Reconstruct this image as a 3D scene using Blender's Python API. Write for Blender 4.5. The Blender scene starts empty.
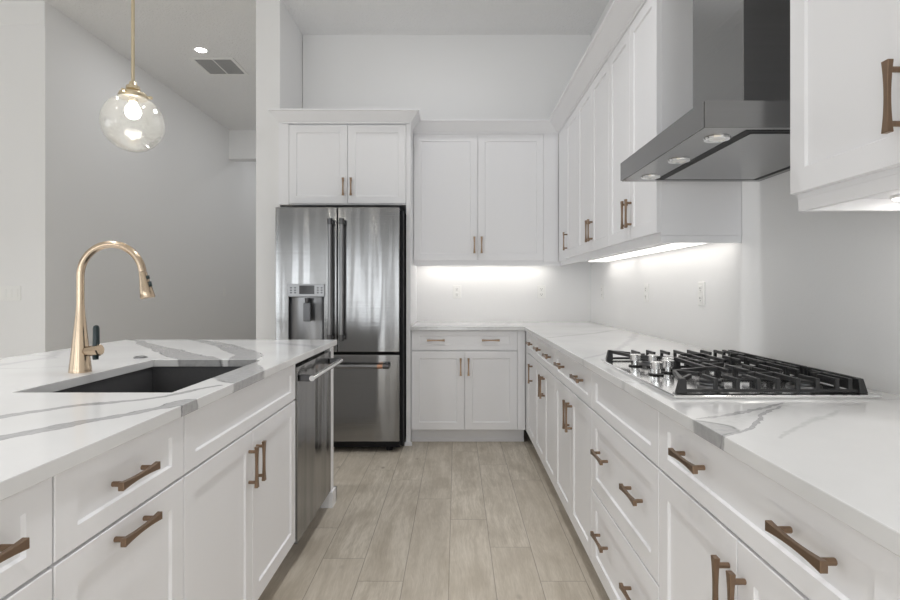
import bpy, bmesh, math, random
from mathutils import Vector, Matrix
random.seed(7)
PI = math.pi
C = bpy.context.scene.collection
SC = bpy.context.scene

# ------------------------------------------------------------------ camera
cam_d = bpy.data.cameras.new('camera'); cam = bpy.data.objects.new('camera', cam_d); C.objects.link(cam)
cam.location = (0, 0, 1.2); cam.rotation_euler = (PI/2, 0, 0)
cam_d.sensor_width = 36; cam_d.lens = 36*545/900
cam_d.shift_x = -6.2/900; cam_d.shift_y = -10.7/900
cam_d.clip_start = 0.02
SC.camera = cam
# ------------------------------------------------------------------ world, lights, exposure
W = bpy.data.worlds.new('world'); SC.world = W; W.use_nodes = True
bg = W.node_tree.nodes['Background']; bg.inputs[0].default_value = (0.95, 0.97, 1, 1); bg.inputs[1].default_value = 0.3
SC.view_settings.view_transform = 'Standard'; SC.view_settings.look = 'None'
SC.view_settings.gamma = 1; SC.view_settings.use_curve_mapping = False
SC.view_settings.exposure = -0.04
SC.cycles.max_bounces = 10; SC.cycles.diffuse_bounces = 8; SC.cycles.glossy_bounces = 5
SC.cycles.transparent_max_bounces = 12
SC.cycles.sample_clamp_indirect = 6.0

def area(name, loc, rot, sx, sy, power, col=(1, 1, 1), shape='RECTANGLE'):
    d = bpy.data.lights.new(name, 'AREA'); d.shape = shape; d.size = sx; d.size_y = sy; d.energy = power; d.color = col
    o = bpy.data.objects.new(name, d); C.objects.link(o); o.location = loc; o.rotation_euler = rot
    return o
# added area lights as daylight in unseen openings, rear and living-room side
for i, x in enumerate((-5.2, -2.6, 0.0)):
    area('daylight_fill', (x, -4.9, 1.1), (PI/2+0.3, 0, 0), 1.5, 2.0, 42, (0.93, 0.97, 1))
area('daylight_fill', (-6.8, -0.5, 1.25), (PI/2+0.2, 0, -PI/2), 5.0, 1.6, 32, (0.93, 0.97, 1))
# unseen ceiling lamps added to brighten the kitchen, island and living side
for x, y, e, beam in ((-0.1, -1.2, 24, 100), (-2.4, -1.2, 24, 100), (-0.1, 0.6, 2.5, 100), (-0.1, 2.2, 8, 100), (-0.1, 3.7, 4.5, 180), (-2.4, 0.6, 13, 100), (-2.4, 2.4, 13, 100), (-4.6, 1.5, 10, 100)):
    area('disk_light', (x, y, 3.44), (0, 0, 0), 0.16, 0.16, e, (0.985, 0.99, 1), 'DISK').data.spread = math.radians(beam)
for x, y in ((-2.407, 5.14), (-2.0, 6.9), (-2.4, 8.6)):  # first lights the visible fitting; two hidden ones added to lift the hallway
    area('disk_light', (x, y, 3.44), (0, 0, 0), 0.12, 0.12, 4, (0.98, 0.99, 1), 'DISK')

# ------------------------------------------------------------------ helpers
def srgb(r, g, b):
    f = lambda c: (c/255/12.92) if c/255 <= 0.04045 else ((c/255+0.055)/1.055)**2.4
    return (f(r), f(g), f(b), 1)
def new_mat(name):
    m = bpy.data.materials.new(name); m.use_nodes = True
    return m, m.node_tree.nodes, m.node_tree.links, m.node_tree.nodes['Principled BSDF']
def mat(name, col, rough=0.5, metal=0.0, spec=0.5, bump=0.0, bscale=40, stretch=(1, 1, 1), vary=0.0):
    m, n, l, b = new_mat(name)
    b.inputs['Base Color'].default_value = col; b.inputs['Roughness'].default_value = rough
    b.inputs['Metallic'].default_value = metal; b.inputs['Specular IOR Level'].default_value = spec
    tc = n.new('ShaderNodeTexCoord'); mp = n.new('ShaderNodeMapping'); mp.inputs['Scale'].default_value = stretch
    l.new(tc.outputs['Object'], mp.inputs[0])
    ns = n.new('ShaderNodeTexNoise'); ns.inputs['Scale'].default_value = bscale; ns.inputs['Detail'].default_value = 3
    l.new(mp.outputs[0], ns.inputs['Vector'])
    if bump:
        bp = n.new('ShaderNodeBump'); bp.inputs['Strength'].default_value = bump; bp.inputs['Distance'].default_value = 0.01
        l.new(ns.outputs['Fac'], bp.inputs['Height']); l.new(bp.outputs[0], b.inputs['Normal'])
    if vary:
        mx = n.new('ShaderNodeMix'); mx.data_type = 'RGBA'
        mx.inputs[6].default_value = tuple(c*(1-vary) for c in col[:3])+(1,); mx.inputs[7].default_value = tuple(min(1, c*(1+vary)) for c in col[:3])+(1,)
        l.new(ns.outputs['Fac'], mx.inputs[0]); l.new(mx.outputs[2], b.inputs['Base Color'])
    return m
def emit(name, col, strength):
    m, n, l, b = new_mat(name)
    b.inputs['Base Color'].default_value = (0.8, 0.8, 0.8, 1)
    b.inputs['Emission Color'].default_value = col; b.inputs['Emission Strength'].default_value = strength
    return m

M = {}
M['wall'] = mat('wall_paint', srgb(236, 236, 236), 0.6, bump=0.04, bscale=120)
M['wallhall'] = M['wall']
M['ceiling'] = mat('ceiling_texture', srgb(238, 238, 238), 0.8, bump=1.0, bscale=55)
M['cab'] = mat('white_cabinet_paint', srgb(238, 238, 240), 0.38, bump=0.01, bscale=200)
M['bronze'] = mat('bronze', (0.28, 0.195, 0.135, 1), 0.34, 1.0, vary=0.1, bscale=30)
M['champagne'] = mat('champagne_bronze', (0.58, 0.46, 0.34, 1), 0.24, 1.0)
M['brass'] = mat('brass', (0.70, 0.60, 0.43, 1), 0.28, 1.0)
M['steel'] = mat('brushed_steel', (0.29, 0.29, 0.29, 1), 0.19, 1.0, bump=0.03, bscale=3, stretch=(0.6, 0.6, 40), vary=0.06)
def wavy(m):                                                # the sheet is very slightly wavy, so reflections run in vertical streaks
    n, l = m.node_tree.nodes, m.node_tree.links; k = [x for x in n if x.type == 'BUMP'][0]
    tc = [x for x in n if x.type == 'TEX_COORD'][0]; mp = n.new('ShaderNodeMapping'); mp.inputs['Scale'].default_value = (5.5, 5.5, 0.45); l.new(tc.outputs['Object'], mp.inputs[0])
    ns = n.new('ShaderNodeTexNoise'); ns.inputs['Scale'].default_value = 1.0; ns.inputs['Detail'].default_value = 1.5; l.new(mp.outputs[0], ns.inputs['Vector'])
    b2 = n.new('ShaderNodeBump'); b2.inputs['Strength'].default_value = 0.7; b2.inputs['Distance'].default_value = 0.03
    l.new(ns.outputs['Fac'], b2.inputs['Height']); l.new(b2.outputs[0], k.inputs['Normal'])
wavy(M['steel'])
M['steelh'] = mat('brushed_hood_steel', (0.27, 0.27, 0.27, 1), 0.26, 1.0, bump=0.04, bscale=3, stretch=(1, 1, 25), vary=0.06)
M['steeldark'] = mat('dark_steel', (0.13, 0.13, 0.135, 1), 0.34, 1.0)
M['steelmid'] = mat('handle_steel', (0.27, 0.27, 0.275, 1), 0.3, 1.0)
M['chrome'] = mat('polished_steel', (0.82, 0.82, 0.82, 1), 0.12, 1.0)
M['knob'] = mat('satin_knob', (0.85, 0.85, 0.85, 1), 0.22, 1.0)
M['black'] = mat('black_plastic', (0.006, 0.006, 0.007, 1), 0.5, spec=0.25)
M['iron'] = mat('cast_iron', (0.022, 0.022, 0.023, 1), 0.42, bump=0.08, bscale=300)
M['sink'] = mat('dark_composite', (0.075, 0.075, 0.078, 1), 0.5, bump=0.03, bscale=250, vary=0.25)
M['teal'] = mat('dark_lever', (0.015, 0.03, 0.033, 1), 0.3)
M['plate'] = mat('white_plastic', srgb(238, 238, 236), 0.35)
M['grille'] = mat('vent_metal', srgb(205, 205, 205), 0.5)
M['ventdark'] = mat('vent_duct', (0.08, 0.08, 0.08, 1), 0.7)
M['copper'] = mat('copper', (0.55, 0.30, 0.20, 1), 0.3, 1.0)
M['led'] = emit('led_bar', (1, 0.96, 0.90, 1), 10.0)
M['led2'] = emit('led_bar_right', (1, 0.96, 0.90, 1), 2.7)
M['led3'] = emit('led_bar_near', (1, 0.96, 0.90, 1), 6.0)
M['can'] = emit('downlight_lens', (1, 0.98, 0.95, 1), 14.0)
M['bulb'] = emit('bulb', (1, 0.95, 0.88, 1), 34.0)
M['lcd'] = mat('display_glass', (0.05, 0.05, 0.055, 1), 0.12)

def glass_mat():
    m, n, l, b = new_mat('seeded_glass'); out = n['Material Output']; n.remove(b)
    tr = n.new('ShaderNodeBsdfTransparent'); tr.inputs[0].default_value = (0.96, 0.96, 0.95, 1)
    gl = n.new('ShaderNodeBsdfGlossy'); gl.inputs['Roughness'].default_value = 0.06
    df = n.new('ShaderNodeBsdfTranslucent'); df.inputs[0].default_value = (0.9, 0.9, 0.88, 1)
    vo = n.new('ShaderNodeTexVoronoi'); vo.inputs['Scale'].default_value = 55
    tc = n.new('ShaderNodeTexCoord'); l.new(tc.outputs['Object'], vo.inputs['Vector'])
    bp = n.new('ShaderNodeBump'); bp.inputs['Strength'].default_value = 0.25; bp.inputs['Distance'].default_value = 0.004
    l.new(vo.outputs['Distance'], bp.inputs['Height']); l.new(bp.outputs[0], gl.inputs['Normal'])
    lw = n.new('ShaderNodeLayerWeight'); lw.inputs[0].default_value = 0.25
    rp = n.new('ShaderNodeMapRange'); rp.inputs[1].default_value = 0.0; rp.inputs[2].default_value = 0.18; rp.inputs[3].default_value = 0.34; rp.inputs[4].default_value = 0.07
    l.new(vo.outputs['Distance'], rp.inputs[0])
    m1 = n.new('ShaderNodeMixShader'); l.new(rp.outputs[0], m1.inputs[0]); l.new(tr.outputs[0], m1.inputs[1]); l.new(df.outputs[0], m1.inputs[2])
    mm = n.new('ShaderNodeMath'); mm.operation = 'MULTIPLY'; mm.inputs[1].default_value = 0.6; l.new(lw.outputs['Facing'], mm.inputs[0])
    m2 = n.new('ShaderNodeMixShader'); l.new(mm.outputs[0], m2.inputs[0]); l.new(m1.outputs[0], m2.inputs[1]); l.new(gl.outputs[0], m2.inputs[2])
    l.new(m2.outputs[0], out.inputs[0])
    return m
M['glass'] = glass_mat()

class NB:                                                   # small node-building helper
    def __init__(s, m): s.n = m.node_tree.nodes; s.l = m.node_tree.links
    def _set(s, inp, v):
        if hasattr(v, 'is_linked') or isinstance(v, bpy.types.NodeSocket): s.l.new(v, inp)
        else: inp.default_value = v
    def math(s, op, a, b=None, c=None, clamp=False):
        k = s.n.new('ShaderNodeMath'); k.operation = op; k.use_clamp = clamp
        for i, v in enumerate((a, b, c)):
            if v is not None: s._set(k.inputs[i], v)
        return k.outputs[0]
    def vec(s, op, a, b=None, scale=None):
        k = s.n.new('ShaderNodeVectorMath'); k.operation = op
        s._set(k.inputs[0], a)
        if b is not None: s._set(k.inputs[1], b)
        if scale is not None: s._set(k.inputs['Scale'], scale)
        return k.outputs['Value'] if op in ('DOT_PRODUCT', 'LENGTH') else k.outputs[0]
    def noise(s, v, scale, detail=2, rough=0.5):
        k = s.n.new('ShaderNodeTexNoise'); k.inputs['Scale'].default_value = scale; k.inputs['Detail'].default_value = detail
        k.inputs['Roughness'].default_value = rough; s.l.new(v, k.inputs['Vector']); return k
    def rng(s, v, a, b, c, d):
        k = s.n.new('ShaderNodeMapRange'); s._set(k.inputs[0], v)
        for i, x in enumerate((a, b, c, d)): s._set(k.inputs[i+1], x)
        return k.outputs[0]
    def mix(s, f, a, b, mode='MIX'):
        k = s.n.new('ShaderNodeMix'); k.data_type = 'RGBA'; k.blend_type = mode; k.clamp_factor = True
        s._set(k.inputs[0], f); s._set(k.inputs[6], a); s._set(k.inputs[7], b); return k.outputs[2]

def quartz(name, bold, faint):
    """bold / faint: polylines of (x, y, half_width) in the slab's own plan coordinates (metres)"""
    m, n, l, b = new_mat(name); k = NB(m)
    P = n.new('ShaderNodeTexCoord').outputs['Object']
    n1 = k.vec('SUBTRACT', k.noise(P, 5, 3).outputs['Color'], (0.5, 0.5, 0.5))
    n2 = k.vec('SUBTRACT', k.noise(P, 34, 3).outputs['Color'], (0.5, 0.5, 0.5))
    Q = k.vec('ADD', P, k.vec('SCALE', n1, scale=0.07)); Q = k.vec('ADD', Q, k.vec('SCALE', n2, scale=0.022))
    Q = k.vec('MULTIPLY', Q, (1, 1, 0))
    def field(lines):
        q = None
        for line in lines:
            for (x0, y0, w0), (x1, y1, w1) in zip(line, line[1:]):
                u = Vector((x1-x0, y1-y0, 0)); L2 = u.length_squared
                d = k.vec('SUBTRACT', Q, (x0, y0, 0))
                t = k.math('MULTIPLY', k.vec('DOT_PRODUCT', d, tuple(u)), 1/L2, clamp=True)
                r = k.vec('LENGTH', k.vec('SUBTRACT', d, k.vec('SCALE', tuple(u), scale=t)))
                g = k.math('DIVIDE', r, k.math('MULTIPLY_ADD', t, w1-w0, w0))
                q = g if q is None else k.math('MINIMUM', q, g)
        return q
    base = k.mix(k.rng(k.noise(P, 3, 4).outputs['Fac'], 0.35, 0.7, 0, 1), srgb(226, 226, 226), srgb(218, 218, 218))
    mott = k.noise(P, 60, 4, 0.65).outputs['Fac']
    col = base
    if faint:
        qf = field(faint); col = k.mix(k.math('MULTIPLY', k.rng(qf, 1.0, 0.3, 0, 0.75), mott), col, srgb(176, 176, 176))
    qb = field(bold)
    fill = k.math('MULTIPLY', k.rng(qb, 1.02, 0.92, 0, 1), k.rng(mott, 0.3, 0.7, 0.72, 1.0))
    col = k.mix(fill, col, srgb(163, 163, 164))
    edge = k.rng(k.math('ABSOLUTE', k.math('SUBTRACT', qb, 0.93)), 0.0, 0.13, 1, 0)
    edge = k.math('MULTIPLY', edge, k.rng(k.noise(P, 22, 2).outputs['Fac'], 0.42, 0.6, 0, 0.8))
    col = k.mix(edge, col, srgb(100, 100, 102))
    l.new(col, b.inputs['Base Color']); b.inputs['Roughness'].default_value = 0.13
    return m

def floor_mat():
    m, n, l, b = new_mat('oak_plank_floor'); k = NB(m)
    P = n.new('ShaderNodeTexCoord').outputs['Object']
    sp = n.new('ShaderNodeSeparateXYZ'); l.new(P, sp.inputs[0]); X, Y = sp.outputs[0], sp.outputs[1]
    pw, pl = 0.188, 1.19
    u = k.math('DIVIDE', k.math('ADD', X, 0.03), pw)
    ci = k.math('FLOOR', u); fx = k.math('SUBTRACT', u, ci)
    known = {-4: 2.74, -3: 2.43, -2: 2.24, -1: 3.12, 0: 2.84, 1: 2.536, 2: 2.24, 3: 2.95}
    wn = n.new('ShaderNodeTexWhiteNoise'); wn.noise_dimensions = '1D'; l.new(ci, wn.inputs['W'])
    off = k.math('MULTIPLY', wn.outputs['Value'], pl)
    for i, v in known.items():
        c = k.math('COMPARE', ci, float(i), 0.1)
        off = k.math('ADD', k.math('MULTIPLY', off, k.math('SUBTRACT', 1.0, c)), k.math('MULTIPLY', c, v))
    v = k.math('DIVIDE', k.math('SUBTRACT', Y, off), pl); ri = k.math('FLOOR', v); fy = k.math('SUBTRACT', v, ri)
    ex = k.math('MULTIPLY', k.math('SUBTRACT', 0.5, k.math('ABSOLUTE', k.math('SUBTRACT', fx, 0.5))), pw)
    ey = k.math('MULTIPLY', k.math('SUBTRACT', 0.5, k.math('ABSOLUTE', k.math('SUBTRACT', fy, 0.5))), pl)
    gap = k.rng(k.math('MINIMUM', ex, ey), 0.0006, 0.0026, 1, 0)
    cb = n.new('ShaderNodeCombineXYZ'); l.new(ci, cb.inputs[0]); l.new(ri, cb.inputs[1])
    w3 = n.new('ShaderNodeTexWhiteNoise'); w3.noise_dimensions = '3D'; l.new(cb.outputs[0], w3.inputs['Vector'])
    tone = w3.outputs['Value']
    # grain: stretched along Y, shifted per plank
    sh = k.vec('SCALE', w3.outputs['Color'], scale=9.0)
    G = k.vec('ADD', k.vec('MULTIPLY', P, (1, 0.09, 1)), sh)
    dist = k.noise(k.vec('ADD', k.vec('MULTIPLY', P, (1, 0.35, 1)), sh), 5, 2).outputs['Fac']
    G = k.vec('ADD', G, k.vec('SCALE', (1, 0, 0), scale=k.math('MULTIPLY', dist, 0.09)))
    g1 = k.noise(G, 30, 5, 0.65).outputs['Fac']; g2 = k.noise(G, 190, 3, 0.6).outputs['Fac']
    grain = k.math('ADD', k.math('MULTIPLY', g1, 0.6), k.math('MULTIPLY', g2, 0.4))
    col = k.mix(k.rng(grain, 0.39, 0.61, 0, 1), srgb(176, 167, 152), srgb(214, 206, 193))
    col = k.mix(k.math('MULTIPLY', k.math('SUBTRACT', 1.0, tone), 0.55), col, srgb(181, 171, 156))
    soft = k.noise(k.vec('ADD', k.vec('MULTIPLY', P, (1, 0.5, 1)), sh), 7, 2).outputs['Fac']
    col = k.mix(k.rng(soft, 0.50, 0.70, 0, 0.5), col, srgb(158, 147, 130))
    vo = n.new('ShaderNodeTexVoronoi'); vo.inputs['Scale'].default_value = 3.6
    l.new(k.vec('ADD', k.vec('MULTIPLY', P, (1.3, 0.7, 0)), k.vec('SCALE', w3.outputs['Color'], scale=0.4)), vo.inputs['Vector'])
    col = k.mix(k.rng(vo.outputs['Distance'], 0.02, 0.085, 0.7, 0), col, srgb(118, 106, 91))
    col = k.mix(k.math('MULTIPLY', gap, 0.6), col, srgb(92, 84, 72))
    l.new(col, b.inputs['Base Color']); b.inputs['Roughness'].default_value = 0.42
    bp = n.new('ShaderNodeBump'); bp.inputs['Strength'].default_value = 0.15; bp.inputs['Distance'].default_value = 0.002
    l.new(k.math('SUBTRACT', grain, k.math('MULTIPLY', gap, 2.0)), bp.inputs['Height']); l.new(bp.outputs[0], b.inputs['Normal'])
    return m
M['floor'] = floor_mat()

# mesh helpers
def BM(): return bmesh.new()
def box(bm, x0, x1, y0, y1, z0, z1, mi=0):
    vs = [bm.verts.new((x, y, z)) for x in (x0, x1) for y in (y0, y1) for z in (z0, z1)]
    for f in ((0, 1, 3, 2), (4, 6, 7, 5), (0, 4, 5, 1), (2, 3, 7, 6), (0, 2, 6, 4), (1, 5, 7, 3)):
        bm.faces.new([vs[i] for i in f]).material_index = mi
    return vs
def prism(bm, pts, z0, z1):
    a = [bm.verts.new((x, y, z0)) for x, y in pts]; b = [bm.verts.new((x, y, z1)) for x, y in pts]
    bm.faces.new(a[::-1]); bm.faces.new(b); n = len(pts)
    for i in range(n): bm.faces.new((a[i], a[(i+1) % n], b[(i+1) % n], b[i]))
def tube(bm, pts, radii, seg=16, cap=True):
    pts = [Vector(p) for p in pts]
    if not hasattr(radii, '__len__'): radii = [radii]*len(pts)
    rings = []; ref = None
    for i, p in enumerate(pts):
        t = (pts[min(i+1, len(pts)-1)] - pts[max(i-1, 0)]).normalized()
        if ref is None:
            ref = Vector((0, 0, 1)) if abs(t.z) < 0.9 else Vector((0, 1, 0))
        a = (ref - t*ref.dot(t)).normalized(); ref = a; b_ = t.cross(a)
        rings.append([bm.verts.new(p + (a*math.cos(2*PI*k/seg) + b_*math.sin(2*PI*k/seg))*radii[i]) for k in range(seg)])
    for r0, r1 in zip(rings, rings[1:]):
        for k in range(seg):
            f = bm.faces.new((r0[k], r0[(k+1) % seg], r1[(k+1) % seg], r1[k])); f.smooth = True
    if cap: bm.faces.new(rings[0][::-1]); bm.faces.new(rings[-1])
def lathe(bm, prof, seg=32, cx=0, cy=0, close=False):
    rings = []
    for r, z in prof:
        rings.append([bm.verts.new((cx+max(r, 1e-5)*math.cos(2*PI*k/seg), cy+max(r, 1e-5)*math.sin(2*PI*k/seg), z)) for k in range(seg)])
    prs = list(zip(rings, rings[1:]))
    if close: prs.append((rings[-1], rings[0]))
    for r0, r1 in prs:
        for k in range(seg):
            f = bm.faces.new((r0[k], r0[(k+1) % seg], r1[(k+1) % seg], r1[k])); f.smooth = True
def bar(bm, p, q, w, h):                                     # rectangular bar between two points, w across, h high
    p, q = Vector(p), Vector(q); t = (q-p).normalized()
    s = t.cross(Vector((0, 0, 1)));  s = s.normalized() if s.length > 1e-4 else Vector((1, 0, 0))
    u = s.cross(t).normalized()
    vs = [bm.verts.new(e + s*a*w/2 + u*c*h/2) for e in (p, q) for a, c in ((-1, -1), (1, -1), (1, 1), (-1, 1))]
    for f in ((3, 2, 1, 0), (4, 5, 6, 7), (0, 1, 5, 4), (1, 2, 6, 5), (2, 3, 7, 6), (3, 0, 4, 7)): bm.faces.new([vs[i] for i in f])
def obj(name, bm, m, parent=None, loc=(0, 0, 0), bevel=0, rot=None):
    bmesh.ops.recalc_face_normals(bm, faces=bm.faces)
    for e in bm.edges:
        if len(e.link_faces) == 2 and e.calc_face_angle(0) > 0.6: e.smooth = False
    me = bpy.data.meshes.new(name); bm.to_mesh(me); bm.free()
    for mm in (m if isinstance(m, (list, tuple)) else [m]): me.materials.append(mm)
    o = bpy.data.objects.new(name, me); C.objects.link(o); o.location = loc
    if rot: o.rotation_euler = rot
    if parent: o.parent = parent
    if bevel:
        b = o.modifiers.new('bevel', 'BEVEL'); b.width = bevel; b.segments = 2; b.limit_method = 'ANGLE'; b.angle_limit = math.radians(40)
    return o
def share(src, parent, loc, rot=None):
    o = src.copy(); C.objects.link(o); o.parent = parent; o.location = loc
    if rot is not None: o.rotation_euler = rot
    return o
def tag(o, label, cat, group=None):
    o['label'] = label; o['category'] = cat
    if group: o['group'] = group
    return o
def thing(name, label, cat, loc=(0, 0, 0), rz=0, group=None):
    o = bpy.data.objects.new(name, None); C.objects.link(o); o.location = loc; o.rotation_euler = (0, 0, rz)
    o.empty_display_size = 0.1
    return tag(o, label, cat, group)
def struct(name, bm, m):
    o = obj(name, bm, m); o['kind'] = 'structure'; return o
def sbox(name, m, *a):
    bm = BM(); box(bm, *a); return struct(name, bm, m)

# ------------------------------------------------------------------ the room
WX, WB, CZ = 1.195, 4.83, 3.457          # right wall, back wall, ceiling height
sbox('floor', M['floor'], -7.2, 1.4, -5.2, 9.7, -0.1, 0)
sbox('ceiling', M['ceiling'], -7.2, 1.4, -5.2, 9.7, CZ, CZ+0.1)
sbox('wall_right', M['wall'], WX, WX+0.15, -5.1, WB, 0, CZ)
sbox('wall_back', M['wall'], -1.36, WX+0.15, WB, WB+0.15, 0, CZ)
sbox('wall_fridge_side', M['wall'], -1.55, -1.364, 4.22, 9.5, 0, CZ)
sbox('wall_living', M['wall'], -7.1, -3.22, 4.27, 4.42, 0, CZ)
sbox('wall_hallway', M['wallhall'], -3.37, -3.22, 4.42, 9.5, 0, CZ)
sbox('wall_hallway_end', M['wallhall'], -3.37, -1.36, 9.5, 9.65, 0, CZ)
sbox('trim_1', M['wall'], -7.0, -3.221, 4.265, 4.27, 3.27, CZ)           # shallow band under the ceiling, left wall
sbox('trim_2', M['wall'], -3.22, -1.55, 7.72, 7.9, 3.05, CZ)            # header across the hallway
bm = BM()
for x0, x1 in ((-7.1, -6.0), (-4.4, -3.4), (-1.8, -0.8), (0.8, 1.195)): box(bm, x0, x1, -5.1, -4.95, 0, CZ)
box(bm, -7.1, 1.195, -5.1, -4.95, 2.75, CZ); struct('wall_rear', bm, M['wall'])  # unseen; piers and openings added to give streaks in the steel reflections
bm = BM(); box(bm, -7.1, -6.95, -5.0, -3.0, 0, CZ); box(bm, -7.1, -6.95, 2.0, 4.27, 0, CZ); box(bm, -7.1, -6.95, -3.0, 2.0, 2.85, CZ); box(bm, -7.1, -6.95, -3.0, 2.0, 0, 0.4)
struct('wall_left', bm, M['wall'])

# ------------------------------------------------------------------ cabinets
def handle_mesh():
    bm = BM(); L, N = 0.068, 10; rings = []
    for i in range(N+1):
        t = -1+2*i/N; w = 0.0052+0.0036*t*t; h = 0.0040+0.0018*t*t; y = -0.027
        rings.append([bm.verts.new((t*L, y+dy*h, dz*w)) for dy, dz in ((-1, -1), (1, -1), (1, 1), (-1, 1))])
    for a, b in zip(rings, rings[1:]):
        for k in range(4): bm.faces.new((a[k], a[(k+1) % 4], b[(k+1) % 4], b[k]))
    bm.faces.new(rings[0][::-1]); bm.faces.new(rings[-1])
    for s in (-1, 1): tube(bm, [(s*0.051, -0.026, 0), (s*0.051, 0.0, 0)], 0.0056, 12)
    return bm
_h = {}
def handle(parent, x, z, vertical):
    rot = (0, -PI/2, 0) if vertical else (0, 0, 0)
    if 'h' not in _h:
        _h['h'] = obj('handle', handle_mesh(), M['bronze'], parent, (x, 0, z), 0.0012, rot); return _h['h']
    return share(_h['h'], parent, (x, 0, z), rot)
def front_mesh(w, h, stile=0.057, rail=0.057, T=0.02):
    bm = BM(); d, s = 0.0068, 0.0035
    def ring(i, j, y): return [bm.verts.new(p) for p in ((i, y, j), (w-i, y, j), (w-i, y, h-j), (i, y, h-j))]
    e = 0.0015
    back, side, a, b, c = ring(0, 0, T), ring(0, 0, e), ring(e, e, 0), ring(stile, rail, 0), ring(stile+s, rail+s, d)
    bm.faces.new(back[::-1])
    for r0, r1 in ((back, side), (side, a), (a, b), (b, c)):
        for k in range(4): bm.faces.new((r0[k], r0[(k+1) % 4], r1[(k+1) % 4], r1[k]))
    bm.faces.new(c)
    return bm
_f = {}
def front(parent, kind, x0, x1, z0, z1, handles=(), rail=None):
    g = 0.0016; w, h = x1-x0-2*g, z1-z0-2*g
    if rail is None: rail = 0.057 if kind == 'door' or h > 0.22 else 0.04
    key = (kind, round(w, 4), round(h, 4), rail)
    if key in _f: o = share(_f[key], parent, (x0+g, 0, z0+g))
    else: o = _f[key] = obj(kind, front_mesh(w, h, 0.057, rail), M['cab'], parent, (x0+g, 0, z0+g))
    for hx, hz, v in handles: handle(o, hx-x0-g, hz-z0-g, v)
    return o
def carcass(t, W_, D, z0, z1, open_top=False, x0=0.0, name='carcass'):
    bm = BM()
    if open_top:
        th = 0.018
        box(bm, x0, x0+th, 0.0205, D, z0, z1); box(bm, W_-th, W_, 0.0205, D, z0, z1)
        box(bm, x0+th, W_-th, 0.0205, D, z0, z0+th); box(bm, x0+th, W_-th, D-th, D, z0+th, z1); box(bm, x0+th, W_-th, 0.0205, 0.038, z0+th, z1)
    else: box(bm, x0, W_, 0.0205, D, z0, z1)
    return obj(name, bm, M['cab'], t)
def toe(t, x0, x1, D, shoe=True):
    bm = BM(); box(bm, x0, x1, 0.095, 0.113, 0, 0.114)
    if shoe: box(bm, x0, x1, 0.083, 0.095, 0, 0.02)
    return obj('toe_kick', bm, M['cab'], t)
DZ0, DZ1, DT0, DT1, ZC = 0.114, 0.7235, 0.727, 0.882, 0.884

RX = 0.536
def right_base(label, ynear, yfar):
    t = thing('base_cabinet', label, 'cabinet', (RX, yfar, 0), -PI/2)
    return t, yfar-ynear
# unit by the corner: one drawer over one door, with corner filler
t, w = right_base('narrow white base cabinet in the back right corner, one drawer over one door', 3.703, 4.20)
carcass(t, w-0.001, 0.655, 0.114, ZC); toe(t, 0, w-0.001, 0.655)
bm = BM(); box(bm, 0.011, 0.095, 0.001, 0.0205, 0.114, 0.882); obj('filler_strip', bm, M['cab'], t)
front(t, 'drawer_front', 0.095, w, DT0, DT1, [(0.31, 0.812, False)])
front(t, 'door', 0.095, w, DZ0, DZ1, [(0.37, 0.607, True)])
def two_door(t, w, hoff, sh=0.0):
    carcass(t, w-0.001, 0.655, 0.114, ZC); toe(t, 0, w-0.001, 0.655)
    front(t, 'drawer_front', 0, w, DT0, DT1, [(w/2-hoff+sh, 0.815, False), (w/2+hoff+sh, 0.815, False)])
    front(t, 'door', 0, w/2, DZ0, DZ1, [(w/2-0.03, 0.607, True)]); front(t, 'door', w/2, w, DZ0, DZ1, [(w/2+0.03, 0.607, True)])
t, w = right_base('white two-door base cabinet beside the narrow corner unit, right run', 2.953, 3.702); two_door(t, w, 0.186)
t, w = right_base('white two-door base cabinet between the cooktop drawers and the far units', 2.157, 2.952); two_door(t, w, 0.2)
t, w = right_base('white drawer bank under the gas cooktop, two deep drawers below a blank panel', 1.443, 2.155)
carcass(t, w-0.001, 0.655, 0.114, ZC); toe(t, 0, w-0.001, 0.655)
front(t, 'false_front', 0, w, DT0, DT1)
front(t, 'drawer_front', 0, w, 0.4145, DZ1, [(w/2-0.18, 0.591, False), (w/2+0.18, 0.591, False)])
front(t, 'drawer_front', 0, w, DZ0, 0.411, [(w/2-0.18, 0.284, False), (w/2+0.18, 0.284, False)])
t, w = right_base('white base cabinet nearest the camera on the right, wide drawer over two doors', 0.64, 1.441); two_door(t, w, 0.203, 0.016)

# back run base cabinet
t = thing('base_cabinet', 'white base cabinet against the back wall right of the refrigerator, wide drawer over two doors', 'cabinet', (-0.349, 4.21, 0))
w = 0.823
carcass(t, w+0.06, 0.615, 0.114, ZC); toe(t, 0, w+0.06, 0.6)
front(t, 'drawer_front', 0.004, w, DT0, DT1, [(0.193, 0.808, False), (0.615, 0.808, False)])
front(t, 'door', 0.004, w/2+0.002, DZ0, DZ1, [(w/2-0.028, 0.603, True)]); front(t, 'door', w/2+0.002, w, DZ0, DZ1, [(w/2+0.032, 0.603, True)])
bm = BM(); box(bm, w, w+0.06, 0.001, 0.0205, 0.114, 0.882); obj('filler_strip', bm, M['cab'], t)

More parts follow.
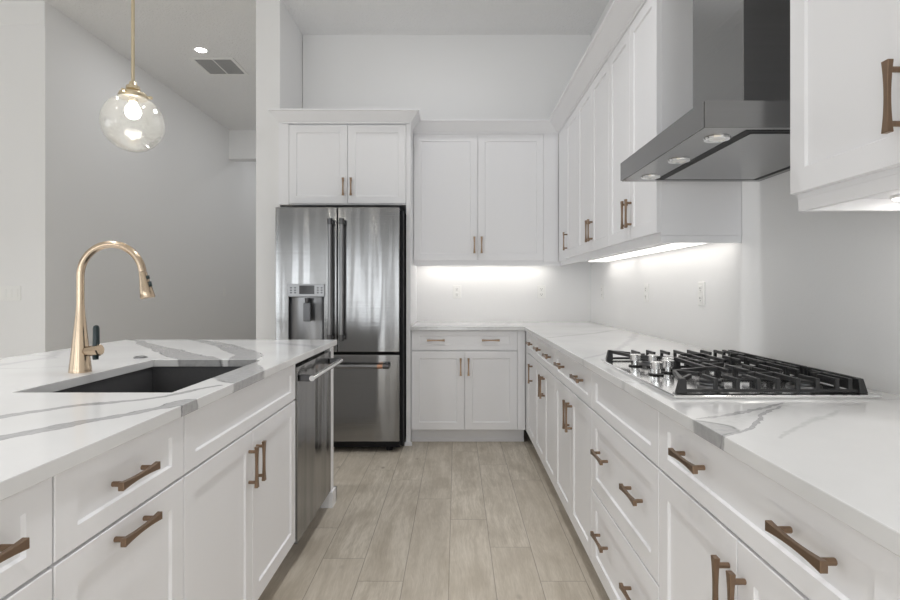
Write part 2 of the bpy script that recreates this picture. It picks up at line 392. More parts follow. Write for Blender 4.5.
# island (faces +X): local x runs away from the camera
IX = -0.692
def island(label, y0, y1): return thing('island_cabinet', label, 'cabinet', (IX, y0, 0), PI/2), y1-y0
t, w = island('white island cabinet nearest the camera, cut by the left edge of the picture', 0.45, 0.936)
carcass(t, w, 0.64, 0.114, ZC); toe(t, 0, w, 0.64)
front(t, 'drawer_front', 0, w, DT0, DT1, [(w/2+0.082, 0.808, False)]); front(t, 'drawer_front', 0, w, DZ0, DZ1, [(w/2, 0.70, False)])
t, w = island('white island cabinet left of the sink doors, drawer above a tall pull-out, two bronze pulls', 0.938, 1.386)
carcass(t, w, 0.64, 0.114, ZC); toe(t, 0, w, 0.64)
front(t, 'drawer_front', 0, w, DT0, DT1, [(0.210, 0.808, False)]); front(t, 'pull_out_front', 0, w, DZ0, DZ1, [(0.218, 0.693, False)])
t, w = island('white island cabinet under the sink, blank panel over two doors', 1.388, 2.348)
carcass(t, w, 0.64, 0.114, ZC, True); toe(t, 0, w, 0.64)
front(t, 'false_front', 0, w, DT0, DT1)
mid = 0.465
front(t, 'door', 0, mid, DZ0, DZ1, [(mid-0.035, 0.607, True)]); front(t, 'door', mid, w, DZ0, DZ1, [(mid+0.033, 0.607, True)])
# island end panel
t = thing('end_panel', 'white island end panel closing off the dishwasher', 'panel', (0, 0, 0))
bm = BM(); box(bm, -1.33, IX, 3.0, 3.075, 0, ZC); obj('panel', bm, M['cab'], t, bevel=0.0015)
bm = BM(); box(bm, -1.33, IX+0.014, 2.988, 2.9995, 0, 0.085); box(bm, IX+0.001, IX+0.014, 2.9995, 3.089, 0, 0.085); box(bm, -1.33, IX+0.014, 3.0755, 3.089, 0, 0.085)
obj('skirting', bm, M['cab'], t)

# upper cabinets
UZ0, UZ1, UB = 1.436, 2.474, 1.425
UX = 0.837
def upper_body(t, w, D, x0=0.0):
    bm = BM(); box(bm, x0, w, 0.0205, D, UB, 2.475); obj('carcass', bm, M['cab'], t)
def right_upper(label, ynear, yfar): return thing('wall_cabinet', label, 'cabinet', (UX, yfar, 0), -PI/2), yfar-ynear
HZ = 1.562
t, w = right_upper('white single-door wall cabinet in the back right corner', 3.762, 4.455)
upper_body(t, w-0.001, 0.356); bm = BM(); box(bm, 0, 0.30, 0.002, 0.0205, UB, 2.475); obj('filler_strip', bm, M['cab'], t)
front(t, 'door', 0.30, w, UZ0, UZ1, [(0.345, HZ, True)])
for lab, y0, y1 in (('white two-door wall cabinet beside the corner, over the right counter', 2.992, 3.761),
                    ('white two-door wall cabinet whose bare side faces the range hood', 2.278, 2.991)):
    t, w = right_upper(lab, y0, y1); upper_body(t, w-(0.001 if y0 > 2.5 else 0), 0.356)
    front(t, 'door', 0, w/2, UZ0, UZ1, [(w/2-0.029, HZ, True)]); front(t, 'door', w/2, w, UZ0, UZ1, [(w/2+0.029, HZ, True)])
t, w = right_upper('white wall cabinet at the top right edge of the picture, nearest the camera', 0.617, 1.369)
upper_body(t, w, 0.356, 0.0)
front(t, 'door', 0, w/2, UZ0, UZ1, [(w/2-0.031, HZ, True)]); front(t, 'door', w/2, w, UZ0, UZ1, [(w/2+0.031, HZ, True)])
# back uppers
t = thing('wall_cabinet', 'white two-door wall cabinet on the back wall between refrigerator and corner', 'cabinet', (-0.349, 4.47, 0))
upper_body(t, 1.185, 0.358)
front(t, 'door', 0, 0.526, UZ0, UZ1, [(0.497, HZ, True)]); front(t, 'door', 0.526, 1.067, UZ0, UZ1, [(0.556, HZ, True)])
bm = BM(); box(bm, 1.067, 1.185, 0.002, 0.0205, UB, 2.475); obj('filler_strip', bm, M['cab'], t)
# cabinet above the refrigerator
t = thing('wall_cabinet', 'white two-door cabinet above the refrigerator', 'cabinet', (-1.362, 4.18, 0))
bm = BM(); box(bm, 0, 0.977, 0.0205, 0.648, 1.85, 2.47); obj('carcass', bm, M['cab'], t)
bm = BM(); box(bm, 0.0, 0.077, 0.002, 0.0205, 1.85, 2.47); obj('filler_strip', bm, M['cab'], t)
front(t, 'door', 0.078, 0.528, 1.856, 2.461, [(0.498, 1.984, True)]); front(t, 'door', 0.528, 0.977, 1.856, 2.461, [(0.558, 1.984, True)])
# tall panel beside the refrigerator
t = thing('end_panel', 'tall white panel between the refrigerator and the back counter', 'panel', (0, 0, 0))
bm = BM(); box(bm, -0.384, -0.351, 4.185, 4.829, 0, 2.47); obj('panel', bm, M['cab'], t, bevel=0.001)
bm = BM(); box(bm, -0.396, -0.339, 4.170, 4.1845, 0, 0.03); obj('shoe_block', bm, M['cab'], t, bevel=0.003)

def sweep(bm, path, prof):
    """path: list of (x,y, nx,ny) corner points with outward mitre vectors; prof: (out, z)"""
    rings = [[bm.verts.new((x+nx*o, y+ny*o, z)) for o, z in prof] for x, y, nx, ny in path]
    n = len(prof)
    for a, b in zip(rings, rings[1:]):
        for i in range(n): bm.faces.new((a[i], a[(i+1) % n], b[(i+1) % n], b[i]))
    bm.faces.new(rings[0][::-1]); bm.faces.new(rings[-1])
CP = [(-0.012, 2.4765), (0.0, 2.4765), (0.002, 2.486), (0.012, 2.490), (0.078, 2.553), (0.092, 2.556), (0.092, 2.568), (-0.012, 2.568)]
bm = BM(); sweep(bm, [(-0.350, 4.47, 0, -1), (UX, 4.47, -1, -1), (UX, 2.278, -1, -1), (WX-0.002, 2.278, 0, -1)], CP)
tag(obj('crown_molding', bm, M['cab']), 'white crown molding turning the corner along the back and right wall cabinets', 'molding')
bm = BM(); CF = [(o*0.76, z-0.004) for o, z in CP]
sweep(bm, [(-1.354, 4.18, -1, -1), (-0.351, 4.18, 1, -1), (-0.351, 4.37, 1, 0)], CF)
box(bm, -1.362, -0.351, 4.19, 4.8, 2.4725, 2.5)
tag(obj('crown_molding', bm, M['cab']), 'white crown molding on the cabinet above the refrigerator', 'molding')
bm = BM(); sweep(bm, [(1.1935, 1.369, 0, 1), (UX, 1.369, -1, 1), (UX, 0.617, -1, 0)], CP)
tag(obj('crown_molding', bm, M['cab']), 'white crown molding over the wall cabinet nearest the camera', 'molding')
# light rails
RP = [(0.0, 1.395), (0.0, 1.4245), (-0.018, 1.4245), (-0.018, 1.395)]
bm = BM(); sweep(bm, [(-0.349, 4.49, 0, -1), (UX+0.02, 4.49, -1, -1), (UX+0.02, 2.279, -1, -1), (WX-0.002, 2.279, 0, -1)], RP)
tag(obj('light_rail', bm, M['cab']), 'white light rail under the back and right wall cabinets', 'molding')
bm = BM(); sweep(bm, [(WX-0.002, 1.366, 0, 1), (UX+0.02, 1.366, -1, 1), (UX+0.02, 0.617, -1, 0)], RP)
tag(obj('light_rail', bm, M['cab']), 'white light rail under the wall cabinet nearest the camera', 'molding')
# under-cabinet light bars
def led(label, x0, x1, y0, y1, m='led2'):
    t = thing('light_bar', label, 'light', ((x0+x1)/2, (y0+y1)/2, UB)); hx, hy = (x1-x0)/2, (y1-y0)/2
    bm = BM(); box(bm, -hx, hx, -hy, hy, -0.007, -0.0002); obj('housing', bm, M['plate'], t)
    bm = BM(); box(bm, -hx+0.003, hx-0.003, -hy+0.004, hy-0.004, -0.011, -0.0071); obj('diffuser', bm, M[m], t)
led('glowing light bar under the right wall cabinets, end nearer the range hood', 1.03, 1.165, 2.33, 3.57)
led('glowing light bar under the right wall cabinets, end nearer the corner', 1.03, 1.165, 3.61, 4.25)
led('light bar hidden under the back wall cabinet, lighting the back wall', -0.30, 0.80, 4.70, 4.75, 'led')
led('glowing light bar under the wall cabinet nearest the camera', 1.05, 1.12, 0.66, 1.32, 'led3')

# ------------------------------------------------------------------ worktops
IVB = [[(-1.86, 3.12, .012), (-1.60, 2.83, .03), (-1.36, 2.56, .058), (-1.04, 2.22, .065), (-0.93, 2.10, .06)],
       [(-1.50, 3.12, .02), (-1.20, 2.80, .045), (-0.93, 2.42, .06), (-0.83, 2.12, .06), (-0.745, 1.84, .095), (-0.66, 1.74, .085)],
       [(-1.10, 1.12, .020), (-0.922, 1.336, .017), (-0.786, 1.447, .014), (-0.70, 1.62, .010)],
       [(-0.95, 0.96, .026), (-0.82, 1.12, .023), (-0.714, 1.313, .015), (-0.675, 1.385, .040)]]
IVF = [[(-2.0, 2.37, .012), (-1.75, 2.36, .014), (-1.66, 2.27, .014), (-1.74, 2.10, .012), (-1.95, 1.98, .012)], [(-1.9, 2.6, .05), (-1.70, 2.30, .03), (-1.72, 2.02, .02)], [(-1.8, 1.9, .012), (-1.5, 2.0, .008), (-1.4, 2.05, .008)], [(-0.95, 2.9, .04), (-0.72, 2.75, .05), (-0.66, 2.6, .03)]]
MI = quartz('island_quartz', IVB, IVF)
RVB = [[(0.49, 1.125, .075), (0.50, 1.13, .07)], [(0.52, 1.06, .004), (0.60, 1.12, .006), (0.74, 1.29, .006), (0.79, 1.33, .002)], [(0.53, 1.20, .003), (0.66, 1.27, .010), (0.82, 1.37, .004)]]
RVF = [[(0.52, 1.14, .07), (0.66, 1.25, .05), (0.82, 1.36, .02), (1.19, 1.42, .01)], [(0.50, 2.20, .012), (0.75, 2.55, .02), (1.0, 3.1, .03), (1.19, 3.6, .03)],
       [(0.52, 3.2, .02), (0.8, 3.45, .03), (1.19, 3.9, .02)], [(0.50, 1.72, .02), (0.56, 1.66, .012)], [(-0.36, 4.18, .01), (-0.1, 4.19, .012), (0.2, 4.17, .02), (0.54, 4.14, .03)], [(0.75, 0.8, .004), (1.1, 0.95, .006)],
       [(0.62, 1.05, .006), (0.8, 1.2, .012), (0.9, 1.28, .008)]]
MR = quartz('counter_quartz', RVB, RVF)
xs, ys = [-1.877, -1.233, -0.79, -0.677], [0.40, 1.512, 2.22, 3.10]
bm = BM(); V = {}
for i in range(4):
    for j in range(4):
        for kz, z in enumerate((0.8845, 0.914)): V[i, j, kz] = bm.verts.new((xs[i], ys[j], z))
for i in range(3):
    for j in range(3):
        if (i, j) == (1, 1): continue
        for kz in (0, 1): bm.faces.new((V[i, j, kz], V[i+1, j, kz], V[i+1, j+1, kz], V[i, j+1, kz]))
for i in range(3):
    for j in (0, 3): bm.faces.new((V[i, j, 0], V[i+1, j, 0], V[i+1, j, 1], V[i, j, 1]))
    for j in (0, 3): bm.faces.new((V[j, i, 0], V[j, i+1, 0], V[j, i+1, 1], V[j, i, 1]))
for (a, b) in (((1, 1), (2, 1)), ((2, 1), (2, 2)), ((2, 2), (1, 2)), ((1, 2), (1, 1))): bm.faces.new((V[a+(0,)], V[b+(0,)], V[b+(1,)], V[a+(1,)]))
tag(obj('countertop', bm, MI, bevel=0.002), 'white quartz island top with bold grey veins and a sink cut-out', 'countertop')
bm = BM(); prism(bm, [(-0.3495, 4.176), (0.521, 4.176), (0.521, 0.62), (WX-0.001, 0.62), (WX-0.001, WB-0.001), (-0.3495, WB-0.001)], 0.8845, 0.914)
tag(obj('countertop', bm, MR, bevel=0.002), 'white quartz L-shaped worktop along the right and back walls', 'countertop')

# ------------------------------------------------------------------ sink, faucet, air switch
t = thing('kitchen_sink', 'dark grey undermount sink set in the island top', 'sink', (-1.0115, 1.866, 0.66))
bm = BM(); hx, hy, th = 0.2295, 0.362, 0.012
def ringv(hx, hy, z): return [bm.verts.new((sx*hx, sy*hy, z)) for sx, sy in ((-1, -1), (1, -1), (1, 1), (-1, 1))]
R = [ringv(hx+0.022, hy+0.022, 0.224), ringv(hx, hy, 0.224), ringv(hx-0.004, hy-0.004, 0.012), ringv(0.04, 0.04, 0.006)]
R2 = [ringv(hx+0.022, hy+0.022, 0.214), ringv(hx+th, hy+th, 0.214), ringv(hx+th, hy+th, 0.0), ringv(0.04, 0.04, -0.002)]
for rr in (R, R2):
    for a, b in zip(rr, rr[1:]):
        for k in range(4): bm.faces.new((a[k], a[(k+1) % 4], b[(k+1) % 4], b[k]))
for k in range(4): bm.faces.new((R[0][k], R[0][(k+1) % 4], R2[0][(k+1) % 4], R2[0][k]))
bm.faces.new(R[-1]); bm.faces.new(R2[-1])
obj('basin', bm, M['sink'], t)
bm = BM(); lathe(bm, [(0.0, 0.012), (0.02, 0.012), (0.03, 0.015), (0.043, 0.0115), (0.043, 0.0085)], 24); obj('drain', bm, M['steelmid'], t)

FX, FY = -1.300, 1.885
t = thing('kitchen_faucet', 'champagne bronze pull-down faucet standing behind the island sink', 'faucet', (FX, FY, 0.914))
prof = [(0.0, 0.0), (0.0345, 0.0), (0.0345, 0.006), (0.0335, 0.014), (0.0295, 0.05), (0.0248, 0.10), (0.0198, 0.15), (0.0150, 0.20), (0.0126, 0.235), (0.0126, 0.2385)]
bm = BM(); lathe(bm, prof, 40); obj('body', bm, M['champagne'], t)
bm = BM(); r = 0.108; pts = [(0, 0, 0.2387), (0, 0, 0.29)]
for k in range(0, 25):
    a = PI - k*(PI-0.20)/24; pts.append((r+r*math.cos(a), 0, 0.3336+r*math.sin(a)))
pts.append((pts[-1][0]+0.008*math.sin(0.2), 0, pts[-1][2]-0.008*math.cos(0.2)))
tube(bm, pts, 0.0126, 24); obj('spout', bm, M['champagne'], t)
px, pz = pts[-1][0], pts[-1][2]; d = Vector((math.sin(0.2), 0, -math.cos(0.2)))
P0 = Vector((px, 0, pz)) + d*0.002
bm = BM(); tube(bm, [P0, P0+d*0.004, P0+d*0.02, P0+d*0.062, P0+d*0.088, P0+d*0.092], [0.0128, 0.0134, 0.0145, 0.0205, 0.0235, 0.0215], 28); hd = obj('spray_head', bm, M['champagne'], t)
bm = BM(); q = P0+d*0.035; s = Vector((d.z, 0, -d.x))*-1
for off, ln in ((0.018, 0.012), (0.042, 0.018)):
    c = P0+d*off+Vector((0.0145+off*0.12, -0.004, 0)); tube(bm, [c-d*ln/2, c+d*ln/2], 0.0055, 10)
obj('spray_button', bm, M['teal'], hd)
bm = BM(); tube(bm, [(0.015, -0.004, 0.072), (0.045, -0.008, 0.074), (0.074, -0.012, 0.078), (0.078, -0.0125, 0.0785)], [0.015, 0.018, 0.021, 0.018], 8); va = obj('valve', bm, M['champagne'], t)
bm = BM(); tube(bm, [(0.062, -0.014, 0.045), (0.062, -0.014, 0.06)], [0.009, 0.010], 12); tube(bm, [(0.062, -0.014, 0.088), (0.064, -0.014, 0.10), (0.064, -0.014, 0.152), (0.064, -0.014, 0.160), (0.064, -0.014, 0.163)], [0.0105, 0.0105, 0.010, 0.008, 0.003], 14)
obj('lever', bm, M['teal'], va)
bm = BM(); lathe(bm, [(0.0, 0.0), (0.026, 0.0), (0.026, 0.004), (0.021, 0.007), (0.017, 0.0075), (0.016, 0.0055), (0.0, 0.0055)], 28)
o = obj('air_switch', bm, M['steelmid'], None, (-1.315, 2.27, 0.9142)); tag(o, 'small round metal button on the island top behind the sink', 'button')

# ------------------------------------------------------------------ dishwasher
t = thing('dishwasher', 'stainless steel dishwasher at the far end of the island', 'dishwasher', (IX, 2.352, 0), PI/2)
bm = BM(); box(bm, 0.004, 0.63, 0.03, 0.60, 0.10, 0.878); obj('tub', bm, M['black'], t)
bm = BM(); box(bm, 0.003, 0.631, -0.006, 0.029, 0.098, 0.862); dd = obj('door', bm, M['steel'], t, bevel=0.003)
bm = BM(); box(bm, 0.02, 0.61, 0.095, 0.11, 0.0, 0.098); obj('toe_kick', bm, M['cab'], t)
bm = BM(); tube(bm, [(0.02, -0.064, 0.812), (0.615, -0.064, 0.812)], 0.0125, 20); hb = obj('handle', bm, M['chrome'], dd)
for x in (0.035, 0.60):
    bm = BM(); box(bm, x-0.013, x+0.013, -0.064, -0.0065, 0.797, 0.827); obj('handle_bracket', bm, M['steeldark'], dd, bevel=0.006)
# ------------------------------------------------------------------ refrigerator
FR = thing('refrigerator', 'stainless steel french-door refrigerator in the white alcove', 'refrigerator', (-0.868, 3.978, 0))
bm = BM(); box(bm, -0.445, 0.472, 0.085, 0.80, 0.035, 1.79); obj('body', bm, M['black'], FR)
for sx in (-0.40, 0.37):
    for y in (0.10, 0.72):
        bm = BM(); tube(bm, [(sx, y, 0), (sx, y, 0.034)], 0.025, 14); obj('foot', bm, M['black'], FR)
bm = BM(); box(bm, -0.44, 0.45, 0.065, 0.084, 0.03, 0.087); obj('base_grille', bm, M['black'], FR)
def holed(bm, x0, x1, y0, y1, z0, z1, hx0, hx1, hz0, hz1):
    X = [x0, hx0, hx1, x1]; Z = [z0, hz0, hz1, z1]; V = {}
    for i in range(4):
        for j in range(4):
            for k, y in enumerate((y0, y1)): V[i, j, k] = bm.verts.new((X[i], y, Z[j]))
    for i in range(3):
        for j in range(3):
            for k in (0, 1):
                if (i, j) != (1, 1): bm.faces.new((V[i, j, k], V[i+1, j, k], V[i+1, j+1, k], V[i, j+1, k]))
    for i in range(3):
        for j in (0, 3):
            bm.faces.new((V[i, j, 0], V[i+1, j, 0], V[i+1, j, 1], V[i, j, 1])); bm.faces.new((V[j, i, 0], V[j, i+1, 0], V[j, i+1, 1], V[j, i, 1]))
    for a, b in (((1, 1), (2, 1)), ((2, 1), (2, 2)), ((2, 2), (1, 2)), ((1, 2), (1, 1))): bm.faces.new((V[a+(0,)], V[b+(0,)], V[b+(1,)], V[a+(1,)]))
ZM = 0.742
bm = BM(); holed(bm, -0.4525, -0.0035, 0, 0.08, ZM, 1.80, -0.355, -0.098, 0.80, 1.143); L = obj('door', bm, M['steel'], FR, bevel=0.004)
bm = BM(); box(bm, 0.0035, 0.4525, 0, 0.08, ZM, 1.80); Rr = obj('door', bm, M['steel'], FR, bevel=0.004)
bm = BM(); box(bm, -0.4525, 0.4525, 0, 0.08, 0.088, 0.722); F = obj('freezer_drawer', bm, M['steel'], FR, bevel=0.004)
def fh(parent, p, q):
    p, q = Vector(p), Vector(q); u = (q-p).normalized(); bm = BM(); tube(bm, [p, q], 0.0150, 18); o = obj('handle', bm, M['steelmid'], parent)
    for e, sgn in ((p, 1), (q, -1)):
        bm = BM(); c = e+u*sgn*0.022; tube(bm, [c-u*0.022, c+u*0.022], 0.0182, 18)
        tube(bm, [c, Vector((c.x, -0.001, c.z))], 0.013, 12); obj('handle_mount', bm, M['steeldark'], parent)
fh(L, (-0.042, -0.055, 0.83), (-0.042, -0.055, 1.71)); fh(Rr, (0.042, -0.055, 0.83), (0.042, -0.055, 1.71)); fh(F, (-0.385, -0.055, 0.645), (0.385, -0.055, 0.645))
bm = BM(); tube(bm, [(0.300, -0.055, 0.645), (0.338, -0.055, 0.645)], 0.0168, 18); obj('copper_band', bm, M['copper'], F)
# dispenser
bm = BM(); box(bm, -0.362, -0.090, -0.008, 0.03, 1.144, 1.240); obj('dispenser_panel', bm, M['steelmid'], L, bevel=0.004)
bm = BM(); box(bm, -0.275, -0.165, -0.0105, -0.0081, 1.165, 1.228)
for x in (-0.335, -0.305, -0.14, -0.112):
    for z in (1.175, 1.193, 1.211): box(bm, x-0.006, x+0.006, -0.0105, -0.0081, z-0.004, z+0.004)
obj('dispenser_display', bm, M['lcd'], L)
bm = BM(); n = 14; a_, b_ = [], []
for i in range(n+1):
    an = PI*i/n; x = -0.2265-0.1285*math.cos(an); y = 0.001+0.07*math.sin(an)**0.6
    a_.append(bm.verts.new((x, y, 0.80))); b_.append(bm.verts.new((x, y, 1.143)))
for i in range(n): bm.faces.new((a_[i], a_[i+1], b_[i+1], b_[i])).smooth = True
bm.faces.new(a_); bm.faces.new(b_); obj('dispenser_recess', bm, M['steelmid'], L)
bm = BM(); tube(bm, [(-0.2265, 0.03, 1.135), (-0.2265, 0.03, 1.10)], [0.02, 0.016], 14); box(bm, -0.252, -0.201, 0.012, 0.026, 0.965, 1.10); obj('dispenser_paddle', bm, M['steeldark'], L, bevel=0.003)

# ------------------------------------------------------------------ range hood
HX, HY0, HY1 = 0.6526, 1.43, 2.147
t = thing('range_hood', 'stainless steel chimney range hood over the gas cooktop', 'range hood', (WX, 1.7885, 1.622))
def hb(bm, x0, x1, y0, y1, z0, z1): box(bm, x0-WX, x1-WX, y0-1.7885, y1-1.7885, z0-1.622, z1-1.622)
bm = BM(); hb(bm, HX, WX-0.001, HY0, HY1, 1.624, 1.696); obj('canopy', bm, M['steelh'], t, bevel=0.0015)
bm = BM(); hb(bm, HX-0.006, HX-0.0003, HY0+0.004, HY1-0.002, 1.626, 1.695); obj('front_panel', bm, M['steelh'], t)
bm = BM(); hb(bm, 0.85, WX-0.001, 1.614, 1.959, 1.6965, CZ-0.002); obj('chimney', bm, M['steelh'], t, bevel=0.0015)
bm = BM(); hb(bm, 0.772, WX-0.03, HY0+0.022, HY1-0.035, 1.6225, 1.6238); obj('suction_gap', bm, M['black'], t)
bm = BM(); hb(bm, 0.796, WX-0.058, HY0+0.044, HY1-0.062, 1.6200, 1.6223); obj('filter_panel', bm, M['steelh'], t, bevel=0.002)
for y in (1.53, 1.79, 2.05):
    bm = BM(); lathe(bm, [(0.0, -0.001), (0.022, -0.001), (0.024, -0.003), (0.034, -0.003), (0.036, 0.0015), (0.0, 0.0015)], 24)
    lt = obj('light', bm, M['chrome'], t, (0.732-WX, y-1.7885, 0.0005))
    bm = BM(); lathe(bm, [(0.0, -0.0025), (0.021, -0.0022), (0.021, -0.0012), (0.0, -0.0012)], 20); obj('lens', bm, M['plate'], lt)

# ------------------------------------------------------------------ cooktop
CX0, CX1, CY0, CY1, TZ = 0.5686, 1.112, 1.42, 2.147, 0.9142
t = thing('gas_cooktop', 'stainless gas cooktop with black iron grates on the right counter', 'cooktop', (0.84, 1.7835, TZ))
def L3(x, y, z): return (x-0.84, y-1.7835, z)
bm = BM(); box(bm, CX0-0.84, CX1-0.84, CY0-1.7835, CY1-1.7835, 0, 0.010); obj('tray', bm, M['chrome'], t, bevel=0.003)
GT = 0.050                                                     # top of the grates above the counter
def grate(low, top, legs, bars):
    bm = BM()
    for (p, q) in low: bar(bm, L3(*p, 0.0165), L3(*q, 0.0165), 0.009, 0.008)
    for (p, q) in top: bar(bm, L3(*p, GT-0.0065), L3(*q, GT-0.0065), 0.010, 0.012)
    for (x, y), w, dx, dy in legs:
        x, y = x-0.84, y-1.7835
        a = [bm.verts.new((x+i*(w+0.004)+dx, y+j*(w+0.004)+dy, 0.0103)) for i, j in ((-1, -1), (1, -1), (1, 1), (-1, 1))]
        c = [bm.verts.new((x+i*w, y+j*w, GT-0.001)) for i, j in ((-1, -1), (1, -1), (1, 1), (-1, 1))]
        bm.faces.new(a[::-1]); bm.faces.new(c)
        for k in range(4): bm.faces.new((a[k], a[(k+1) % 4], c[(k+1) % 4], c[k]))
    for (p, q) in low[1:2] if len(low) == 2 else low[:1]: bar(bm, L3(*p, 0.030), L3(*q, 0.030), 0.008, 0.026)
    for p, q, post in bars:
        bar(bm, L3(*p, GT-0.0065), L3(*q, GT-0.0065), 0.009, 0.0115)
        if post: x, y = L3(*p, 0)[:2]; box(bm, x-0.0055, x+0.0055, y-0.0045, y+0.0045, 0.0175, GT-0.0005)
    return obj('grate', bm, M['iron'], t, bevel=0.0015)
FXS = (0.690, 0.748, 0.803, 0.855, 0.908, 0.960, 1.012, 1.046)
def side_grate(ya, yb):                                        # ya: outer side, yb: side facing the middle grate
    ym = (ya+yb)/2; s = 1 if yb > ya else -1; v = (0.640, ya+s*0.150)
    low = [((0.60, ya), (1.078, ya)), ((1.078, ya), (1.078, yb))]
    top = [((0.600, ya), v), (v, (0.762, yb)), ((1.074, ya), (1.074, yb)), ((0.762, yb), (0.80, yb))]
    legs = [((0.602, ya), 0.008, -0.004, 0), ((1.072, ya), 0.007, 0.006, 0), ((1.072, yb), 0.006, 0.006, 0), ((0.765, yb), 0.005, 0, 0)]
    bars = []
    for i, x in enumerate(FXS):
        bars.append(((x, ya), (x, ya+s*(0.075 if i in (0, 1, 2, 5, 6) else 0.155)), True))
        if i in (2, 3, 4, 5, 6): bars.append(((x, yb), (x, yb-s*(0.055 if i in (2, 5, 6) else 0.09)), True))
    bars += [((0.600, ya+s*0.004), (0.655, ya+s*0.075), False), (v, (0.695, ym), False), ((1.07, ym), (1.015, ym), False), ((0.83, ym), (0.92, ym), False)]
    return grate(low, top, legs, bars)
side_grate(1.450, 1.665); side_grate(2.130, 1.905)
low = [((1.078, 1.675), (1.078, 1.893)), ((0.767, 1.675), (1.078, 1.675)), ((0.767, 1.893), (1.078, 1.893))]; top = [((1.074, 1.675), (1.074, 1.893)), ((0.765, 1.675), (0.765, 1.893))]
bars = []
for i, x in enumerate(FXS[2:]):
    ln = 0.05 if i in (1, 2, 3) else 0.10
    bars += [((x, 1.675), (x, 1.675+ln), True), ((x, 1.893), (x, 1.893-ln), True)]
bars += [((0.765, 1.72), (0.865, 1.765), False), ((0.765, 1.85), (0.865, 1.805), False), ((1.074, 1.784), (0.985, 1.784), False)]
grate(low, top, [((x, y), 0.006, 0, 0) for x in (0.767, 1.072) for y in (1.677, 1.891)], bars)
for x, y, r in ((0.72, 1.545, 0.030), (0.985, 1.545, 0.036), (0.93, 1.784, 0.05), (0.72, 2.02, 0.036), (0.985, 2.02, 0.03)):
    bm = BM(); lathe(bm, [(0.0, 0.0102), (r*1.25, 0.0102), (r*1.2, 0.016), (r*0.8, 0.018), (r*0.8, 0.0225), (0.0, 0.0225)], 24); b0 = obj('burner', bm, M['steelmid'], t, (x-0.84, y-1.7835, 0))
    bm = BM(); lathe(bm, [(0.0, 0.0227), (r, 0.0227), (r, 0.029), (r*0.9, 0.031), (0.0, 0.0315)], 24); obj('burner_cap', bm, M['iron'], b0)
for x, y in ((0.643, 1.955), (0.645, 1.755), (0.700, 1.935), (0.725, 1.865), (0.700, 1.800)):
    bm = BM(); lathe(bm, [(0.0, 0.0102), (0.0215, 0.0102), (0.0215, 0.0135), (0.0095, 0.015), (0.0095, 0.030), (0.0185, 0.0315), (0.0195, 0.050), (0.0178, 0.0525), (0.0, 0.0525)], 24, 0, 0)
    kb = obj('knob', bm, M['knob'], t, (x-0.84, y-1.7835, 0))
    bm = BM(); lathe(bm, [(0.0125, 0.0152), (0.0225, 0.0137), (0.0235, 0.0137), (0.0235, 0.0104), (0.022, 0.0104)], 24); obj('knob_ring', bm, M['black'], kb)

# ------------------------------------------------------------------ pendant, ceiling fittings
PX, PY, PZ = -1.281, 2.16, 1.858
t = thing('pendant_light', 'brass pendant lamp with seeded glass globe hanging over the island', 'lamp', (PX, PY, CZ-0.0005))
def pz(z): return z-(CZ-0.0005)
def pc(z): return pz(z-0.012)
bm = BM(); lathe(bm, [(0.0, pz(3.43)), (0.055, pz(3.432)), (0.06, pz(3.44)), (0.06, pz(CZ-0.001)), (0.0, pz(CZ-0.001))], 28); obj('canopy', bm, M['brass'], t)
bm = BM(); tube(bm, [(0, 0, pz(3.43)), (0, 0, pz(2.015))], 0.0065, 14); obj('rod', bm, M['brass'], t)
bm = BM(); lathe(bm, [(0.0, pc(2.035)), (0.012, pc(2.033)), (0.016, pc(2.02)), (0.024, pc(2.016)), (0.026, pc(2.004)), (0.020, pc(2.0)), (0.03, pc(1.996)), (0.048, pc(1.988)), (0.052, pc(1.976)), (0.050, pc(1.968)), (0.0, pc(1.968))], 32); cp = obj('cap', bm, M['brass'], t)
for k in range(3):
    bm = BM(); a = k*2*PI/3+0.5; tube(bm, [(0.045*math.cos(a), 0.045*math.sin(a), pc(1.981)), (0.062*math.cos(a), 0.062*math.sin(a), pc(1.981)), (0.068*math.cos(a), 0.068*math.sin(a), pc(1.981))], [0.004, 0.007, 0.005], 10)
    obj('thumb_screw', bm, M['brass'], cp)
bm = BM(); R0 = 0.113; pr = []
a0 = math.asin(0.05/R0)
for i in range(25):
    a = a0+(PI-a0)*i/24; pr.append((R0*math.sin(a), pz(PZ)+R0*math.cos(a)))
pr += [((R0-0.003)*math.sin(a0+(PI-a0)*i/24), pz(PZ)+(R0-0.003)*math.cos(a0+(PI-a0)*i/24)) for i in range(24, -1, -1)]
lathe(bm, pr, 40); obj('globe', bm, M['glass'], t)
bm = BM(); lathe(bm, [(0.0, pz(1.955)), (0.017, pz(1.955)), (0.017, pz(1.942)), (0.0, pz(1.942))], 20); obj('socket', bm, M['brass'], t)
bm = BM(); lathe(bm, [(0.0, pz(1.941)), (0.013, pz(1.939)), (0.018, pz(1.929)), (0.026, pz(1.916)), (0.029, pz(1.902)), (0.024, pz(1.886)), (0.012, pz(1.877)), (0.0, pz(1.875))], 24); obj('bulb', bm, M['bulb'], t)

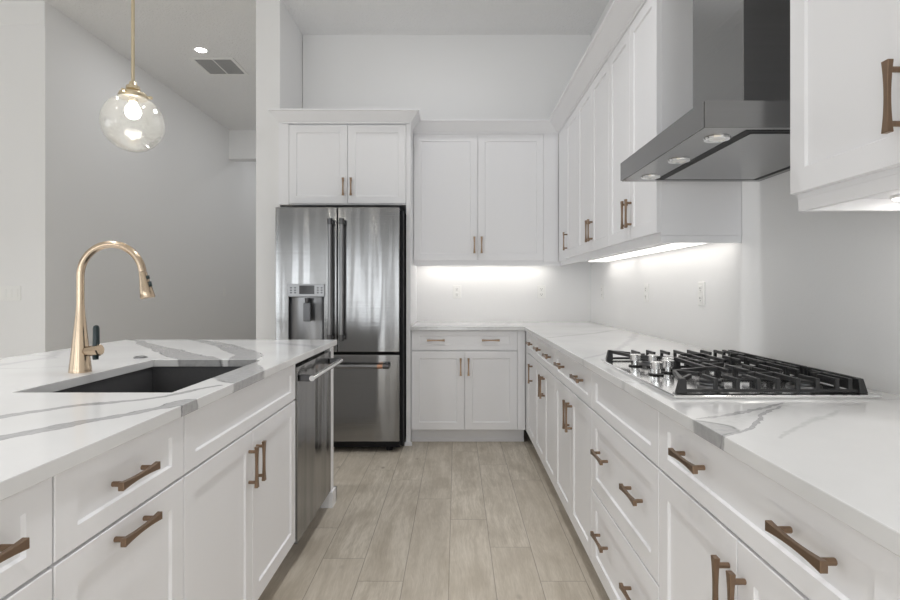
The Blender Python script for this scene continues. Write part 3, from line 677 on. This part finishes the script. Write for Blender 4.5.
t = thing('ceiling_downlight', 'lit recessed can light in the hallway ceiling', 'light', (-2.407, 5.14, CZ))
bm = BM(); lathe(bm, [(0.048, -0.002), (0.062, -0.006), (0.070, -0.004), (0.071, -0.0005), (0.048, -0.0005)], 32); obj('trim_ring', bm, M['plate'], t)
bm = BM(); lathe(bm, [(0.0, -0.0035), (0.05, -0.0035), (0.05, -0.0012), (0.0, -0.0012)], 28); obj('lens', bm, M['can'], t)
t = thing('ceiling_vent', 'white square louvered vent in the hallway ceiling', 'vent', (-2.39, 5.52, CZ))
bm = BM(); a, b = 0.215, 0.18
for x0, x1, y0, y1 in ((-a, a, -a, -b), (-a, a, b, a), (-a, -b, -b, b), (b, a, -b, b), (-0.006, 0.006, -b, b)): box(bm, x0, x1, y0, y1, -0.008, -0.0006)
obj('frame', bm, M['plate'], t, bevel=0.002)
bm = BM(); box(bm, -b, b, -b, b, -0.002, -0.0006); obj('duct', bm, M['ventdark'], t)
bm = BM()
for k in range(14):
    y = -b+0.012+k*(2*b-0.02)/14; bar(bm, (-b+0.001, y, -0.0065), (-0.0065, y, -0.0065), 0.011, 0.0016); bar(bm, (0.0065, y, -0.0065), (b-0.001, y, -0.0065), 0.011, 0.0016)
obj('louvers', bm, M['grille'], t)

# ------------------------------------------------------------------ outlets and switches
def plate_bm(w, h): bm = BM(); box(bm, -w/2, w/2, -0.006, -0.0004, -h/2, h/2); return bm
def outlet(label, loc, rz):
    t = thing('wall_outlet', label, 'outlet', loc, rz)
    obj('cover_plate', plate_bm(0.072, 0.116), M['plate'], t, bevel=0.002)
    for z in (0.024, -0.024):
        bm = BM(); box(bm, -0.017, 0.017, -0.0085, -0.0061, z-0.0165, z+0.0165); s = obj('receptacle', bm, M['plate'], t, bevel=0.002)
        bm = BM()
        for x, hh in ((-0.007, 0.005), (0.007, 0.004)): box(bm, x-0.0012, x+0.0012, -0.0089, -0.0084, z+0.003-hh, z+0.003+hh)
        tube(bm, [(0, -0.0084, z-0.009), (0, -0.0089, z-0.009)], 0.0028, 10); obj('slot', bm, M['black'], s)
outlet('white outlet on the back wall nearer the refrigerator', (0.007, WB, 1.178), 0)
outlet('white outlet on the back wall nearer the corner', (0.755, WB, 1.178), 0)
outlet('white outlet on the right wall nearest the back corner', (WX, 4.45, 1.178), -PI/2)
outlet('white outlet on the right wall, middle one under the wall cabinets', (WX, 3.417, 1.178), -PI/2)
outlet('white outlet on the right wall, closest to the gas cooktop', (WX, 2.65, 1.178), -PI/2)
def switch(label, loc, rz, n):
    t = thing('light_switch', label, 'switch', loc, rz); w = 0.072+0.046*(n-1)
    obj('cover_plate', plate_bm(w, 0.116), M['plate'], t, bevel=0.002)
    for k in range(n):
        bm = BM(); x = (k-(n-1)/2)*0.046; box(bm, x-0.0165, x+0.0165, -0.0095, -0.0061, -0.033, 0.033); obj('rocker', bm, M['plate'], t, bevel=0.002)
switch('white three-rocker switch plate on the living room wall, left edge of the picture', (-3.49, 4.27, 1.17), 0, 3)
switch('small white switch far down the grey hallway wall', (-3.22, 7.56, 1.165), PI/2, 1)

# ------------------------------------------------------------------ groups of repeated things
GROUPS = {'base_cabinet': 'base cabinets along the walls', 'island_cabinet': 'cabinets of the island', 'wall_cabinet': 'cabinets hung on the walls',
          'light_bar': 'light bars under the wall cabinets', 'wall_outlet': 'outlets above the worktop', 'light_switch': 'wall switches',
          'end_panel': 'white end panels', 'crown_molding': 'crown moldings', 'light_rail': 'light rails under the wall cabinets', 'countertop': 'quartz worktops'}
for o in list(C.objects):
    k = o.name.split('.')[0]
    if o.parent is None and k in GROUPS: o['group'] = GROUPS[k]
